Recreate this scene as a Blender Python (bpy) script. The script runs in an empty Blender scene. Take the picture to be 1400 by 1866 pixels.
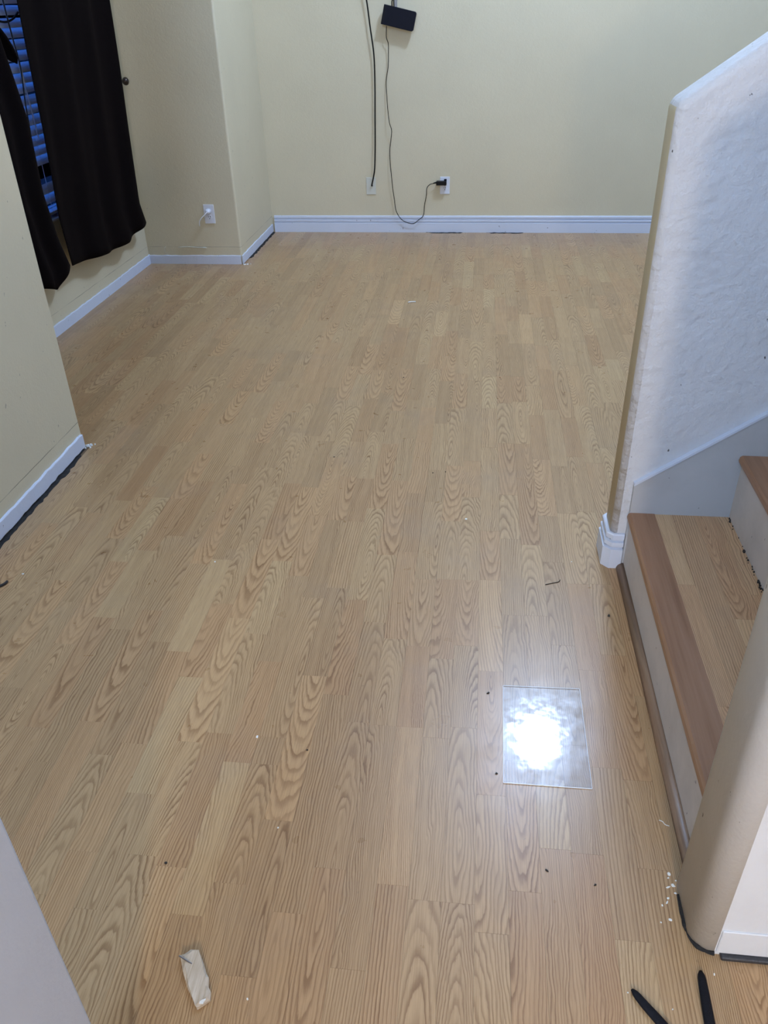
import bpy, bmesh, math, random
from mathutils import Vector, Matrix, Euler

SC = bpy.context.scene
COL = SC.collection
random.seed(7)

# ------------------------------------------------------------------ camera
# world: +Y to the back wall, +X to the stairs, Z up, floor top at z = 0
EYE = Vector((0.0, 0.0, 1.5))
RIGHT = Vector((0.9938, 0.1081, -0.0222))
DOWN = Vector((0.0400, -0.5363, -0.8431))
FWD = Vector((-0.1034, 0.8371, -0.5372))
FWD.normalize(); RIGHT = (RIGHT - RIGHT.dot(FWD) * FWD).normalized(); DOWN = FWD.cross(RIGHT)
cam_d = bpy.data.cameras.new('camera'); cam = bpy.data.objects.new('camera', cam_d); COL.objects.link(cam)
m = Matrix.Identity(4)
for i in range(3):
    m[i][0] = RIGHT[i]; m[i][1] = -DOWN[i]; m[i][2] = -FWD[i]; m[i][3] = EYE[i]
cam.matrix_world = m
cam_d.sensor_fit = 'VERTICAL'; cam_d.sensor_height = 24.0; cam_d.lens = 24.0 * 1457.0 / 1866.0
cam_d.clip_start = 0.02
SC.camera = cam

# ------------------------------------------------------------------ world and exposure
wd = bpy.data.worlds.new('world'); SC.world = wd; wd.use_nodes = True
bgn = wd.node_tree.nodes['Background']
bgn.inputs[0].default_value = (0.045, 0.19, 0.80, 1); bgn.inputs[1].default_value = 6.0   # blue dusk sky outside the window
SC.view_settings.view_transform = 'Standard'; SC.view_settings.look = 'None'
SC.view_settings.gamma = 1.0; SC.view_settings.use_curve_mapping = False
SC.view_settings.exposure = 0.0

# lamps (the fixtures are built at the end of the file)
ROOM_LAMP = dict(loc=(0.66, 4.80, 3.80), r=0.17, col=(0.50, 0.675, 1.0), power=275.0)
ENTRY_LAMP = dict(loc=(-1.12, -2.00, 3.60), r=0.34, col=(0.37, 0.60, 1.0), power=245.0)
HALL_LAMP = dict(loc=(0.25, -2.00, 1.45), r=0.10, col=(1.0, 0.83, 0.64), power=145.0)
CY = SC.cycles
CY.max_bounces = 6; CY.diffuse_bounces = 3; CY.glossy_bounces = 3; CY.transmission_bounces = 4
CY.caustics_reflective = False; CY.caustics_refractive = False

# ------------------------------------------------------------------ helpers
def tag(o, label=None, cat=None, group=None, kind=None):
    if label: o['label'] = label
    if cat: o['category'] = cat
    if group: o['group'] = group
    if kind: o['kind'] = kind
    return o

def empty(name, loc=(0, 0, 0)):
    o = bpy.data.objects.new(name, None); COL.objects.link(o); o.location = loc
    o.empty_display_size = 0.05
    return o

def link_mesh(name, me, mats, parent=None, loc=None, smooth=False):
    o = bpy.data.objects.new(name, me); COL.objects.link(o)
    for mt in (mats if isinstance(mats, (list, tuple)) else [mats]):
        me.materials.append(mt)
    if smooth:
        for p in me.polygons: p.use_smooth = True
    if loc is not None: o.location = loc
    if parent is not None:
        o.parent = parent
        if loc is None:
            o.matrix_parent_inverse = Matrix.Translation(parent.location).inverted() if parent.parent is None \
                else (parent.matrix_parent_inverse.inverted_safe() if False else Matrix.Identity(4))
    return o

class MB:
    """collects shapes; build() links them as one mesh object"""
    def __init__(s): s.bm = bmesh.new()
    def box(s, a, b, bev=0.0, seg=2, mat=None):
        r = bmesh.ops.create_cube(s.bm, size=1.0)
        vs = r['verts']
        for v in vs:
            v.co = Vector([(a[i] + b[i]) / 2 + v.co[i] * (b[i] - a[i]) for i in range(3)])
        if mat is not None: bmesh.ops.transform(s.bm, matrix=mat, verts=vs)
        if bev:
            es = {e for v in vs for e in v.link_edges}
            bmesh.ops.bevel(s.bm, geom=list(es), offset=bev, segments=seg, affect='EDGES', profile=0.5)
        return s
    def prism(s, poly, z0, z1, axis='Z'):
        """poly 2-D, extruded along axis: Z (x,y), Y (x,z) or X (y,z)"""
        def P(p, t):
            return {'Z': (p[0], p[1], t), 'Y': (p[0], t, p[1]), 'X': (t, p[0], p[1])}[axis]
        A = [s.bm.verts.new(P(p, z0)) for p in poly]; B = [s.bm.verts.new(P(p, z1)) for p in poly]
        n = len(poly); s.bm.faces.new(A[::-1]); s.bm.faces.new(B)
        for i in range(n): s.bm.faces.new((A[i], A[(i + 1) % n], B[(i + 1) % n], B[i]))
        return s
    def tube(s, pts, r, n=8, close=True, flat=1.0):
        pts = [Vector(p) for p in pts]; rings = []
        prev = None
        for i, p in enumerate(pts):
            t = (pts[min(i + 1, len(pts) - 1)] - pts[max(i - 1, 0)]).normalized()
            if prev is None:
                u = t.orthogonal().normalized()
                if flat != 1.0: u = t.cross(Vector((0, 0, 1))).normalized()
            else: u = (prev - prev.dot(t) * t).normalized()
            prev = u; w = t.cross(u)
            rr = r[i] if isinstance(r, (list, tuple)) else r
            rings.append([s.bm.verts.new(p + rr * (math.cos(a) * u + flat * math.sin(a) * w))
                          for a in [2 * math.pi * k / n for k in range(n)]])
        for a, b in zip(rings, rings[1:]):
            for k in range(n): s.bm.faces.new((a[k], a[(k + 1) % n], b[(k + 1) % n], b[k]))
        if close:
            s.bm.faces.new(rings[0][::-1]); s.bm.faces.new(rings[-1])
        return s
    def lathe(s, prof, c=(0, 0, 0), axis='Z', n=20):
        c = Vector(c); rings = []
        for r, h in prof:
            ring = []
            for k in range(n):
                a = 2 * math.pi * k / n; x, y = r * math.cos(a), r * math.sin(a)
                ring.append(s.bm.verts.new(c + Vector({'Z': (x, y, h), 'X': (h, x, y), 'Y': (x, h, y)}[axis])))
            rings.append(ring)
        for a, b in zip(rings, rings[1:]):
            for k in range(n): s.bm.faces.new((a[k], a[(k + 1) % n], b[(k + 1) % n], b[k]))
        s.bm.faces.new(rings[0][::-1]); s.bm.faces.new(rings[-1])
        return s
    def mesh(s, name):
        bmesh.ops.recalc_face_normals(s.bm, faces=s.bm.faces[:])
        me = bpy.data.meshes.new(name); s.bm.to_mesh(me); s.bm.free(); return me
    def build(s, name, mats, parent=None, smooth=False):
        return link_mesh(name, s.mesh(name), mats, parent, smooth=smooth)

def smooth_path(pts, n=6):
    """Catmull-Rom through the points"""
    P = [Vector(p) for p in pts]; P = [2 * P[0] - P[1]] + P + [2 * P[-1] - P[-2]]; out = []
    for i in range(1, len(P) - 2):
        a, b, c, d = P[i - 1:i + 3]
        for k in range(n):
            t = k / n
            out.append(0.5 * ((2 * b) + (c - a) * t + (2 * a - 5 * b + 4 * c - d) * t * t + (3 * b - a - 3 * c + d) * t ** 3))
    out.append(P[-2]); return out

# ------------------------------------------------------------------ materials
def new_mat(name):
    mt = bpy.data.materials.new(name); mt.use_nodes = True
    nt = mt.node_tree; return mt, nt, nt.nodes['Principled BSDF']
def nd(nt, typ, **kw):
    n = nt.nodes.new(typ)
    for k, v in kw.items():
        if k.startswith('i'):
            n.inputs[int(k[1:])].default_value = v
        else: setattr(n, k, v)
    return n
def mth(nt, op, a, b=None, c=None):
    n = nt.nodes.new('ShaderNodeMath'); n.operation = op
    for i, x in enumerate((a, b, c)):
        if x is None: continue
        if isinstance(x, (int, float)): n.inputs[i].default_value = x
        else: nt.links.new(x, n.inputs[i])
    return n.outputs[0]
def mixc(nt, fac, a, b, mode='MIX'):
    n = nt.nodes.new('ShaderNodeMix'); n.data_type = 'RGBA'; n.blend_type = mode
    for sock, x in ((n.inputs[0], fac), (n.inputs[6], a), (n.inputs[7], b)):
        if isinstance(x, (int, float)): sock.default_value = x
        elif isinstance(x, (tuple, list)): sock.default_value = (*x[:3], 1)
        else: nt.links.new(x, sock)
    return n.outputs[2]
def ramp(nt, fac, stops, interp='LINEAR'):
    n = nt.nodes.new('ShaderNodeValToRGB'); n.color_ramp.interpolation = interp
    el = n.color_ramp.elements
    while len(el) < len(stops): el.new(0.5)
    for e, (p, v) in zip(el, stops):
        e.position = p; e.color = (*v, 1) if isinstance(v, (tuple, list)) else (v, v, v, 1)
    nt.links.new(fac, n.inputs[0]); return n.outputs[0]
def noise(nt, vec, scale, detail=3, rough=0.5):
    n = nd(nt, 'ShaderNodeTexNoise'); n.inputs['Scale'].default_value = scale
    n.inputs['Detail'].default_value = detail; n.inputs['Roughness'].default_value = rough
    if vec is not None: nt.links.new(vec, n.inputs['Vector'])
    return n.outputs['Fac']
def mapping(nt, vec, scale=(1, 1, 1), loc=(0, 0, 0)):
    n = nd(nt, 'ShaderNodeMapping'); n.inputs['Scale'].default_value = scale; n.inputs['Location'].default_value = loc
    nt.links.new(vec, n.inputs['Vector']); return n.outputs[0]
def bump(nt, bsdf, h, strength, dist):
    b = nd(nt, 'ShaderNodeBump'); b.inputs['Strength'].default_value = strength; b.inputs['Distance'].default_value = dist
    nt.links.new(h, b.inputs['Height']); nt.links.new(b.outputs[0], bsdf.inputs['Normal'])
def geo_pos(nt): return nd(nt, 'ShaderNodeNewGeometry').outputs['Position']

def wood_mat(name, light, dark, pores, rough, tint=1.0, coat=0.0, contrast=1.0):
    """strip floor: UV = metres across / along each strip, colour attribute 'rnd' = four random numbers per strip"""
    mt, nt, bs = new_mat(name); L = nt.links
    uv = nd(nt, 'ShaderNodeUVMap', uv_map='UVMap').outputs[0]
    at = nd(nt, 'ShaderNodeAttribute', attribute_name='rnd')
    sx = nd(nt, 'ShaderNodeSeparateXYZ'); L.new(uv, sx.inputs[0]); u, v = sx.outputs[0], sx.outputs[1]
    sc = nd(nt, 'ShaderNodeSeparateColor'); L.new(at.outputs['Color'], sc.inputs[0])
    r0, r1, r2 = sc.outputs[0], sc.outputs[1], sc.outputs[2]; r3 = at.outputs['Alpha']
    # offset coordinates so that every strip is cut from another place of the log
    cb = nd(nt, 'ShaderNodeCombineXYZ'); L.new(u, cb.inputs[0]); L.new(v, cb.inputs[1])
    L.new(mth(nt, 'MULTIPLY', r2, 37.0), cb.inputs[2]); co = cb.outputs[0]
    xx = mth(nt, 'MULTIPLY', mth(nt, 'SUBTRACT', r0, 0.5), 2.0)
    u0 = mth(nt, 'ADD', mth(nt, 'MULTIPLY', mth(nt, 'POWER', xx, 3.0), 0.15), mth(nt, 'MULTIPLY', xx, 0.018))
    v0 = mth(nt, 'MULTIPLY', mth(nt, 'SUBTRACT', r1, 0.5), 0.75)
    wob = mth(nt, 'MULTIPLY', mth(nt, 'SUBTRACT', noise(nt, mapping(nt, co, (20, 5, 1)), 1.0, 2), 0.5), 0.030)
    wob2 = mth(nt, 'MULTIPLY', mth(nt, 'SUBTRACT', noise(nt, mapping(nt, co, (140, 40, 1)), 1.0, 2), 0.5), 0.0030)
    du = mth(nt, 'ADD', mth(nt, 'SUBTRACT', u, u0), mth(nt, 'MULTIPLY', wob, 0.6))
    dv = mth(nt, 'MULTIPLY', mth(nt, 'SUBTRACT', v, v0), mth(nt, 'ADD', 0.07, mth(nt, 'MULTIPLY', r3, 0.07)))
    rad = mth(nt, 'SQRT', mth(nt, 'ADD', mth(nt, 'MULTIPLY', du, du), mth(nt, 'MULTIPLY', dv, dv)))
    rad = mth(nt, 'ADD', mth(nt, 'ADD', rad, wob2), mth(nt, 'MULTIPLY', wob, 0.5))
    pitch = mth(nt, 'ADD', 0.0034, mth(nt, 'MULTIPLY', r2, 0.0046))
    ring = mth(nt, 'FRACT', mth(nt, 'DIVIDE', mth(nt, 'ADD', rad, 1.0), pitch))
    g = ramp(nt, ring, [(0.0, 0.12), (0.10, 1.0), (0.26, 0.80), (0.48, 0.22), (0.75, 0.0), (1.0, 0.12)])
    fine = noise(nt, mapping(nt, co, (520, 11, 1)), 1.0, 2, 0.6)
    fine = ramp(nt, fine, [(0.42, 0.0), (0.72, 1.0)])
    g = mth(nt, 'MULTIPLY', g, mth(nt, 'ADD', 0.55, mth(nt, 'MULTIPLY', noise(nt, mapping(nt, co, (30, 5, 1)), 1.0, 2), 0.8)))
    rc = nd(nt, 'ShaderNodeCombineXYZ'); L.new(mth(nt, 'MULTIPLY', rad, 75.0), rc.inputs[0]); L.new(mth(nt, 'MULTIPLY', r0, 91.0), rc.inputs[1])
    amp = ramp(nt, noise(nt, rc.outputs[0], 1.0, 2), [(0.30, 0.25), (0.62, 1.0)])      # some year rings stronger than others
    g = mth(nt, 'MULTIPLY', mth(nt, 'MULTIPLY', g, amp), 1.02 * contrast)
    c = mixc(nt, g, light, dark)
    c = mixc(nt, mth(nt, 'MULTIPLY', fine, 0.42), c, pores)
    # strip to strip tone: pale yellowish ... pinkish brown
    tone = ramp(nt, r3, [(0.0, (0.88, 0.84, 0.81)), (0.3, (0.96, 0.94, 0.92)), (0.55, (1.0, 0.98, 0.96)), (0.8, (1.02, 1.01, 0.98)), (1.0, (1.10, 1.13, 1.12))])
    c = mixc(nt, tint, c, tone, 'MULTIPLY')
    pink = mixc(nt, 1.0, c, (1.03, 0.975, 0.95), 'MULTIPLY')
    c = mixc(nt, ramp(nt, r1, [(0.45, 0.0), (0.8, 1.0)]), c, pink)
    # dull smears of wear and foot dirt
    pos = geo_pos(nt)
    dirt = ramp(nt, noise(nt, mapping(nt, pos, (3.0, 3.0, 1)), 1.0, 5, 0.65), [(0.52, 0.0), (0.75, 1.0)])
    c = mixc(nt, mth(nt, 'MULTIPLY', dirt, 0.16), c, (0.23, 0.20, 0.17))
    spots = ramp(nt, noise(nt, mapping(nt, pos, (45, 45, 1)), 1.0, 3, 0.6), [(0.715, 0.0), (0.76, 1.0)])
    c = mixc(nt, mth(nt, 'MULTIPLY', spots, 0.30), c, (0.10, 0.075, 0.055))
    L.new(c, bs.inputs['Base Color'])
    rg = mth(nt, 'ADD', rough, mth(nt, 'MULTIPLY', dirt, 0.10))
    rg = mth(nt, 'ADD', rg, mth(nt, 'MULTIPLY', mth(nt, 'SUBTRACT', noise(nt, mapping(nt, pos, (14, 14, 1)), 1.0, 4), 0.5), 0.14))
    L.new(rg, bs.inputs['Roughness']); bs.inputs['Specular IOR Level'].default_value = 0.45
    return mt

def paint_mat(name, col, bump_s=0.25, scale=90.0, line=False, scuff=0.0, rough=0.55, grime=0.0, warp=0.0):
    mt, nt, bs = new_mat(name); L = nt.links; pos = geo_pos(nt)
    c = mixc(nt, ramp(nt, noise(nt, pos, 1.7, 4, 0.6), [(0.35, 0.0), (0.7, 1.0)]), col, tuple(x * 0.94 for x in col))
    if scuff:
        s = ramp(nt, noise(nt, mapping(nt, pos, (9, 9, 26)), 1.0, 5, 0.7), [(0.70, 0.0), (0.78, 1.0)])
        c = mixc(nt, mth(nt, 'MULTIPLY', s, scuff), c, (0.13, 0.12, 0.11))
        s2 = ramp(nt, noise(nt, mapping(nt, pos, (60, 60, 40)), 1.0, 2, 0.5), [(0.735, 0.0), (0.765, 1.0)])
        c = mixc(nt, mth(nt, 'MULTIPLY', s2, min(1.0, scuff * 2)), c, (0.10, 0.09, 0.09))
    if grime:
        s = ramp(nt, noise(nt, pos, 5.0, 5, 0.65), [(0.45, 0.0), (0.75, 1.0)])
        c = mixc(nt, mth(nt, 'MULTIPLY', s, grime), c, (0.30, 0.28, 0.26))
    if line:
        # cracked caulk line where a taller baseboard used to end (z = 11.5 cm)
        sx = nd(nt, 'ShaderNodeSeparateXYZ'); L.new(pos, sx.inputs[0])
        w = mth(nt, 'MULTIPLY', mth(nt, 'SUBTRACT', noise(nt, pos, 9.0, 2), 0.5), 0.006)
        d = mth(nt, 'ABSOLUTE', mth(nt, 'SUBTRACT', mth(nt, 'ADD', sx.outputs[2], w), 0.115))
        ln = ramp(nt, mth(nt, 'MULTIPLY', d, 100.0), [(0.08, 1.0), (0.22, 0.0)])
        pt = ramp(nt, noise(nt, mapping(nt, pos, (4, 4, 0.01)), 1.0, 3, 0.6), [(0.38, 0.15), (0.6, 1.0)])
        c = mixc(nt, mth(nt, 'MULTIPLY', mth(nt, 'MULTIPLY', ln, pt), 0.75), c, (0.12, 0.105, 0.08))
    L.new(c, bs.inputs['Base Color']); bs.inputs['Roughness'].default_value = rough
    bs.inputs['Specular IOR Level'].default_value = 0.3
    h = mth(nt, 'ADD', noise(nt, pos, scale, 3, 0.55), mth(nt, 'MULTIPLY', noise(nt, pos, scale * 0.3, 2), 0.8))
    bump(nt, bs, h, bump_s, 0.004)
    return mt

def plain_mat(name, col, rough=0.5, metal=0.0, spec=0.5, nscale=30.0, nvar=0.12, bumps=0.0):
    mt, nt, bs = new_mat(name); co = nd(nt, 'ShaderNodeTexCoord').outputs['Object']
    c = mixc(nt, noise(nt, co, nscale, 4, 0.6), tuple(x * (1 + nvar) for x in col), tuple(x * (1 - nvar) for x in col))
    nt.links.new(c, bs.inputs['Base Color'])
    bs.inputs['Roughness'].default_value = rough; bs.inputs['Metallic'].default_value = metal
    bs.inputs['Specular IOR Level'].default_value = spec
    if bumps: bump(nt, bs, noise(nt, co, nscale * 3, 3), bumps, 0.003)
    return mt

M = {}
M['floor'] = wood_mat('oak laminate', (0.480, 0.316, 0.164), (0.235, 0.128, 0.056), (0.230, 0.128, 0.057), 0.30)
M['tread'] = wood_mat('oak laminate of the treads', (0.66, 0.43, 0.245), (0.31, 0.165, 0.075), (0.31, 0.165, 0.075), 0.36)
M['subfloor'] = plain_mat('dark joint', (0.16, 0.10, 0.055), 0.8)
M['yellow'] = paint_mat('pale yellow wall paint', (0.665, 0.59, 0.415), 0.22, 110)
M['yellow_line'] = paint_mat('pale yellow wall paint with caulk line', (0.665, 0.59, 0.415), 0.22, 110, line=True, scuff=0.22)
M['white_wall'] = paint_mat('textured white stair paint', (0.66, 0.66, 0.68), 1.3, 45, scuff=0.6, grime=0.10)
M['hall_white'] = paint_mat('smooth white hall paint', (0.58, 0.61, 0.67), 0.12, 120, grime=0.08)
M['newel_white'] = paint_mat('scuffed white end wall paint', (0.69, 0.69, 0.69), 0.14, 100, scuff=0.6, grime=0.15)
M['ceiling'] = paint_mat('white ceiling paint', (0.74, 0.76, 0.80), 0.3, 70)
M['trim'] = paint_mat('glossy white trim paint', (0.66, 0.70, 0.80), 0.05, 60, scuff=0.35, rough=0.35)
M['rough_strip'] = paint_mat('bare white baseboard strip', (0.64, 0.68, 0.78), 0.25, 50, scuff=0.75, rough=0.6)
M['riser'] = paint_mat('off-white riser paint', (0.66, 0.59, 0.54), 0.08, 60, scuff=0.45, grime=0.35)
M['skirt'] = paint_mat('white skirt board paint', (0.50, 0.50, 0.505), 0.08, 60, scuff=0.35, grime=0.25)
M['nosing'] = None
M['curtain'] = None
M['black'] = plain_mat('black plastic', (0.005, 0.005, 0.006), 0.5, spec=0.2, nscale=60)
M['box'] = plain_mat('dark navy plastic', (0.0065, 0.007, 0.013), 0.6, spec=0.15, nscale=80)
M['cord'] = plain_mat('black cable', (0.004, 0.004, 0.004), 0.5, spec=0.2)
M['plate'] = plain_mat('white plastic', (0.72, 0.74, 0.80), 0.35, nvar=0.03)
M['wallplate'] = plain_mat('pale painted plate', (0.62, 0.61, 0.52), 0.45, nvar=0.04)
M['slot'] = plain_mat('dark slot', (0.01, 0.01, 0.012), 0.7)
M['bronze'] = plain_mat('dark bronze', (0.055, 0.042, 0.035), 0.28, metal=0.8)
M['steel'] = plain_mat('nail steel', (0.16, 0.15, 0.15), 0.4, metal=0.8)
M['vinyl'] = plain_mat('white vinyl', (0.66, 0.68, 0.74), 0.4, nvar=0.05)
M['gapblack'] = plain_mat('black gap shade and grime', (0.012, 0.011, 0.011), 0.9, nscale=90, nvar=0.6, bumps=0.4)
M['strip_dark'] = plain_mat('dark metal strip', (0.035, 0.035, 0.038), 0.5, nscale=140, nvar=0.6, bumps=0.3)
M['chip'] = plain_mat('white paint chip', (0.80, 0.80, 0.76), 0.6)
M['crumb'] = plain_mat('dark crumb', (0.03, 0.024, 0.02), 0.8)
M['rubber'] = plain_mat('black rubber', (0.006, 0.006, 0.009), 0.7, spec=0.2, nscale=150, nvar=0.5, bumps=0.3)
M['ground'] = plain_mat('dusk asphalt', (0.05, 0.05, 0.055), 0.9, nscale=3)
M['strap'] = plain_mat('grey tape', (0.30, 0.28, 0.27), 0.6)

def cloth():
    mt, nt, bs = new_mat('dark brown curtain cloth'); co = nd(nt, 'ShaderNodeTexCoord').outputs['Object']
    w = noise(nt, mapping(nt, co, (900, 900, 60)), 1.0, 2)
    c = mixc(nt, w, (0.0050, 0.0032, 0.0034), (0.0020, 0.0012, 0.0014))
    nt.links.new(c, bs.inputs['Base Color']); bs.inputs['Roughness'].default_value = 0.85
    bs.inputs['Specular IOR Level'].default_value = 0.04
    bs.inputs['Sheen Weight'].default_value = 0.015; bs.inputs['Sheen Tint'].default_value = (0.5, 0.32, 0.30, 1)
    bump(nt, bs, noise(nt, co, 260, 3), 0.3, 0.002)
    return mt
M['curtain'] = cloth()
def hardwood():
    mt, nt, bs = new_mat('stained oak nosing'); co = nd(nt, 'ShaderNodeTexCoord').outputs['Object']
    g = noise(nt, mapping(nt, co, (60, 2.5, 60)), 1.0, 4, 0.6)
    c = ramp(nt, g, [(0.3, (0.26, 0.125, 0.062)), (0.5, (0.33, 0.17, 0.09)), (0.7, (0.37, 0.20, 0.115))])
    nt.links.new(c, bs.inputs['Base Color']); bs.inputs['Roughness'].default_value = 0.36
    bump(nt, bs, g, 0.1, 0.001); return mt
M['nosing'] = hardwood()
def quarter():
    mt, nt, bs = new_mat('brown shoe moulding'); co = nd(nt, 'ShaderNodeTexCoord').outputs['Object']
    g = noise(nt, mapping(nt, co, (90, 4, 90)), 1.0, 4, 0.6)
    c = ramp(nt, g, [(0.3, (0.17, 0.095, 0.055)), (0.55, (0.27, 0.165, 0.10)), (0.7, (0.33, 0.21, 0.13))])
    nt.links.new(c, bs.inputs['Base Color']); bs.inputs['Roughness'].default_value = 0.4; return mt
M['quarter'] = quarter()
def acrylic():
    mt, nt, bs = new_mat('clear acrylic'); L = nt.links
    nt.nodes.remove(bs); out = nt.nodes['Material Output']
    co = nd(nt, 'ShaderNodeTexCoord').outputs['Object']
    tr = nd(nt, 'ShaderNodeBsdfTransparent'); tr.inputs[0].default_value = (0.95, 0.955, 0.96, 1)
    gl = nd(nt, 'ShaderNodeBsdfGlossy')
    sm = ramp(nt, noise(nt, co, 30, 6, 0.7), [(0.38, 0.0), (0.66, 1.0)])          # dusty smears
    L.new(mth(nt, 'ADD', 0.03, mth(nt, 'MULTIPLY', sm, 0.06)), gl.inputs['Roughness'])
    bp = nd(nt, 'ShaderNodeBump'); bp.inputs['Strength'].default_value = 0.22; bp.inputs['Distance'].default_value = 0.002
    L.new(noise(nt, co, 22, 2), bp.inputs['Height']); L.new(bp.outputs[0], gl.inputs['Normal'])
    fr = nd(nt, 'ShaderNodeFresnel'); fr.inputs[0].default_value = 1.5
    mx = nd(nt, 'ShaderNodeMixShader'); L.new(mth(nt, 'MULTIPLY', fr.outputs[0], 0.10), mx.inputs[0])
    L.new(tr.outputs[0], mx.inputs[1]); L.new(gl.outputs[0], mx.inputs[2])
    hz = nd(nt, 'ShaderNodeBsdfGlossy'); hz.inputs['Roughness'].default_value = 0.30
    m2 = nd(nt, 'ShaderNodeMixShader'); L.new(mth(nt, 'ADD', 0.006, mth(nt, 'MULTIPLY', sm, 0.022)), m2.inputs[0])
    L.new(mx.outputs[0], m2.inputs[1]); L.new(hz.outputs[0], m2.inputs[2]); L.new(m2.outputs[0], out.inputs[0]); return mt
M['acrylic'] = acrylic()
M['acrylic_edge'] = plain_mat('sawn acrylic edge', (0.85, 0.88, 0.92), 0.25, nvar=0.05)
def pane():
    mt, nt, bs = new_mat('window glass'); L = nt.links; nt.nodes.remove(bs); out = nt.nodes['Material Output']
    tr = nd(nt, 'ShaderNodeBsdfTransparent'); gl = nd(nt, 'ShaderNodeBsdfGlossy'); gl.inputs['Roughness'].default_value = 0.02
    fr = nd(nt, 'ShaderNodeFresnel'); mx = nd(nt, 'ShaderNodeMixShader')
    L.new(fr.outputs[0], mx.inputs[0]); L.new(tr.outputs[0], mx.inputs[1]); L.new(gl.outputs[0], mx.inputs[2]); L.new(mx.outputs[0], out.inputs[0]); return mt
M['glass'] = pane()
def wand_mat():
    mt, nt, bs = new_mat('clear plastic wand'); bs.inputs['Base Color'].default_value = (0.62, 0.66, 0.74, 1)
    bs.inputs['Roughness'].default_value = 0.15; bs.inputs['Alpha'].default_value = 0.6; return mt
M['wand'] = wand_mat()
def slat_mat():
    mt, nt, bs = new_mat('white blind slat'); L = nt.links
    co = nd(nt, 'ShaderNodeTexCoord').outputs['Object']
    c = mixc(nt, noise(nt, mapping(nt, co, (60, 8, 60)), 1.0, 4), (0.80, 0.82, 0.86), (0.66, 0.68, 0.72))
    L.new(c, bs.inputs['Base Color']); bs.inputs['Roughness'].default_value = 0.4; return mt
M['slat'] = slat_mat()
def woodchunk():
    mt, nt, bs = new_mat('raw split wood'); co = nd(nt, 'ShaderNodeTexCoord').outputs['Object']
    g = noise(nt, mapping(nt, co, (160, 14, 160)), 1.0, 4, 0.6)
    c = ramp(nt, g, [(0.3, (0.44, 0.36, 0.26)), (0.6, (0.60, 0.52, 0.42)), (0.75, (0.66, 0.60, 0.52))])
    nt.links.new(c, bs.inputs['Base Color']); bs.inputs['Roughness'].default_value = 0.75; bump(nt, bs, g, 0.3, 0.001); return mt
M['chunk'] = woodchunk()

# ------------------------------------------------------------------ setting: levels
XW, XP, XA = -2.27, -1.56, -1.605        # window wall, near left wall, jog beside the back wall
YB, YJ, YP = 6.36, 5.432, 2.738          # back wall, jog face, end of the near left wall
XR, YN, ZC = 3.40, -2.60, 4.40           # far right wall, wall behind the camera, ceiling
XS, YS0, YS1 = 0.437, 2.083, 2.195       # free end and the two faces of the stair wall
YH0, YH1, XH = 0.868, 1.032, 0.444       # near stair wall (hall side)
XRISE, ZT, RUN = 0.487, 0.203, 0.279     # first riser, step height, step run

def struct(name, mb, mats, smooth=False):
    return tag(mb.build(name, mats, smooth=smooth), kind='structure')

# ------------------------------------------------------------------ floor: strips of a three-strip laminate
floor = struct('floor', MB().box((XW - 0.1, YN, -0.05), (XR, YB + 0.1, -0.004)), M['subfloor'])
PW, PH = 0.066, 0.0455
# joints read off the photograph: strip edge x (left side), y of each end joint
JO = {}
for xl, y in [(-1.21, 1.409), (-1.148, 1.979), (-1.137, 1.586), (-1.076, 1.706), (-0.944, 3.84), (-0.878, 1.215), (-0.812, 3.112),
              (-0.812, 1.582), (-0.747, 1.488), (-0.68, 3.389), (-0.68, 1.735), (-0.614, 1.672), (-0.548, 0.847), (-0.548, 1.222),
              (-0.548, 1.949), (-0.548, 3.552), (-0.482, 1.222), (-0.482, 1.846), (-0.482, 2.577), (-0.482, 1.305), (-0.482, 0.92), (-0.416, 1.075),
              (-0.416, 2.949), (-0.35, 1.847), (-0.35, 2.358), (-0.35, 2.848), (-0.35, 1.458), (-0.35, 0.87), (-0.284, 0.972),
              (-0.284, 1.37), (-0.284, 1.75), (-0.284, 3.272), (-0.218, 0.774), (-0.218, 1.366), (-0.218, 2.103), (-0.218, 1.684),
              (-0.218, 3.198), (-0.152, 1.366), (-0.152, 0.948), (-0.152, 1.963), (-0.152, 3.493), (-0.0865, 1.968), (-0.0865, 2.684),
              (-0.0865, 2.296), (-0.0205, 1.672), (-0.0205, 1.97), (0.0455, 1.577), (0.0455, 2.245), (0.0455, 1.975), (0.0455, 2.844),
              (0.0455, 3.904), (0.1115, 1.813), (0.1115, 2.882), (0.1775, 2.602), (0.1775, 2.174), (0.1775, 3.284), (0.2435, 2.083),
              (0.2435, 3.463), (0.3095, 1.976), (0.3755, 1.98), (0.3755, 1.667)]:
    JO.setdefault(round((xl - PH) / PW), []).append(y)
rng = random.Random(11)
PALE = {(-17, 1.80): 0.97, (-3, 1.15): 0.98, (-3, 1.2): 0.98, (-6, 2.2): 0.85, (-3, 1.6): 0.35, (-5, 1.25): 0.3, (-10, 1.8): 0.93, (-7, 0.9): 0.25, (5, 2.0): 0.8}

def strip_list(k):
    """(y0, y1) pieces of strip column k from the wall behind the camera to the back wall"""
    ends = sorted(JO.get(k, []))
    lo, hi = YN, YB
    cuts = [lo] + ends + [hi]; out = []
    for a, b in zip(cuts, cuts[1:]):
        n = max(1, round((b - a) / rng.uniform(0.34, 0.46))); y = a
        for i in range(n):
            y2 = b if i == n - 1 else a + (b - a) * (i + 1) / n + rng.uniform(-0.09, 0.09) * min(1, (b - a) / n / 0.4)
            out.append((y, y2)); y = y2
    return out

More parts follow.
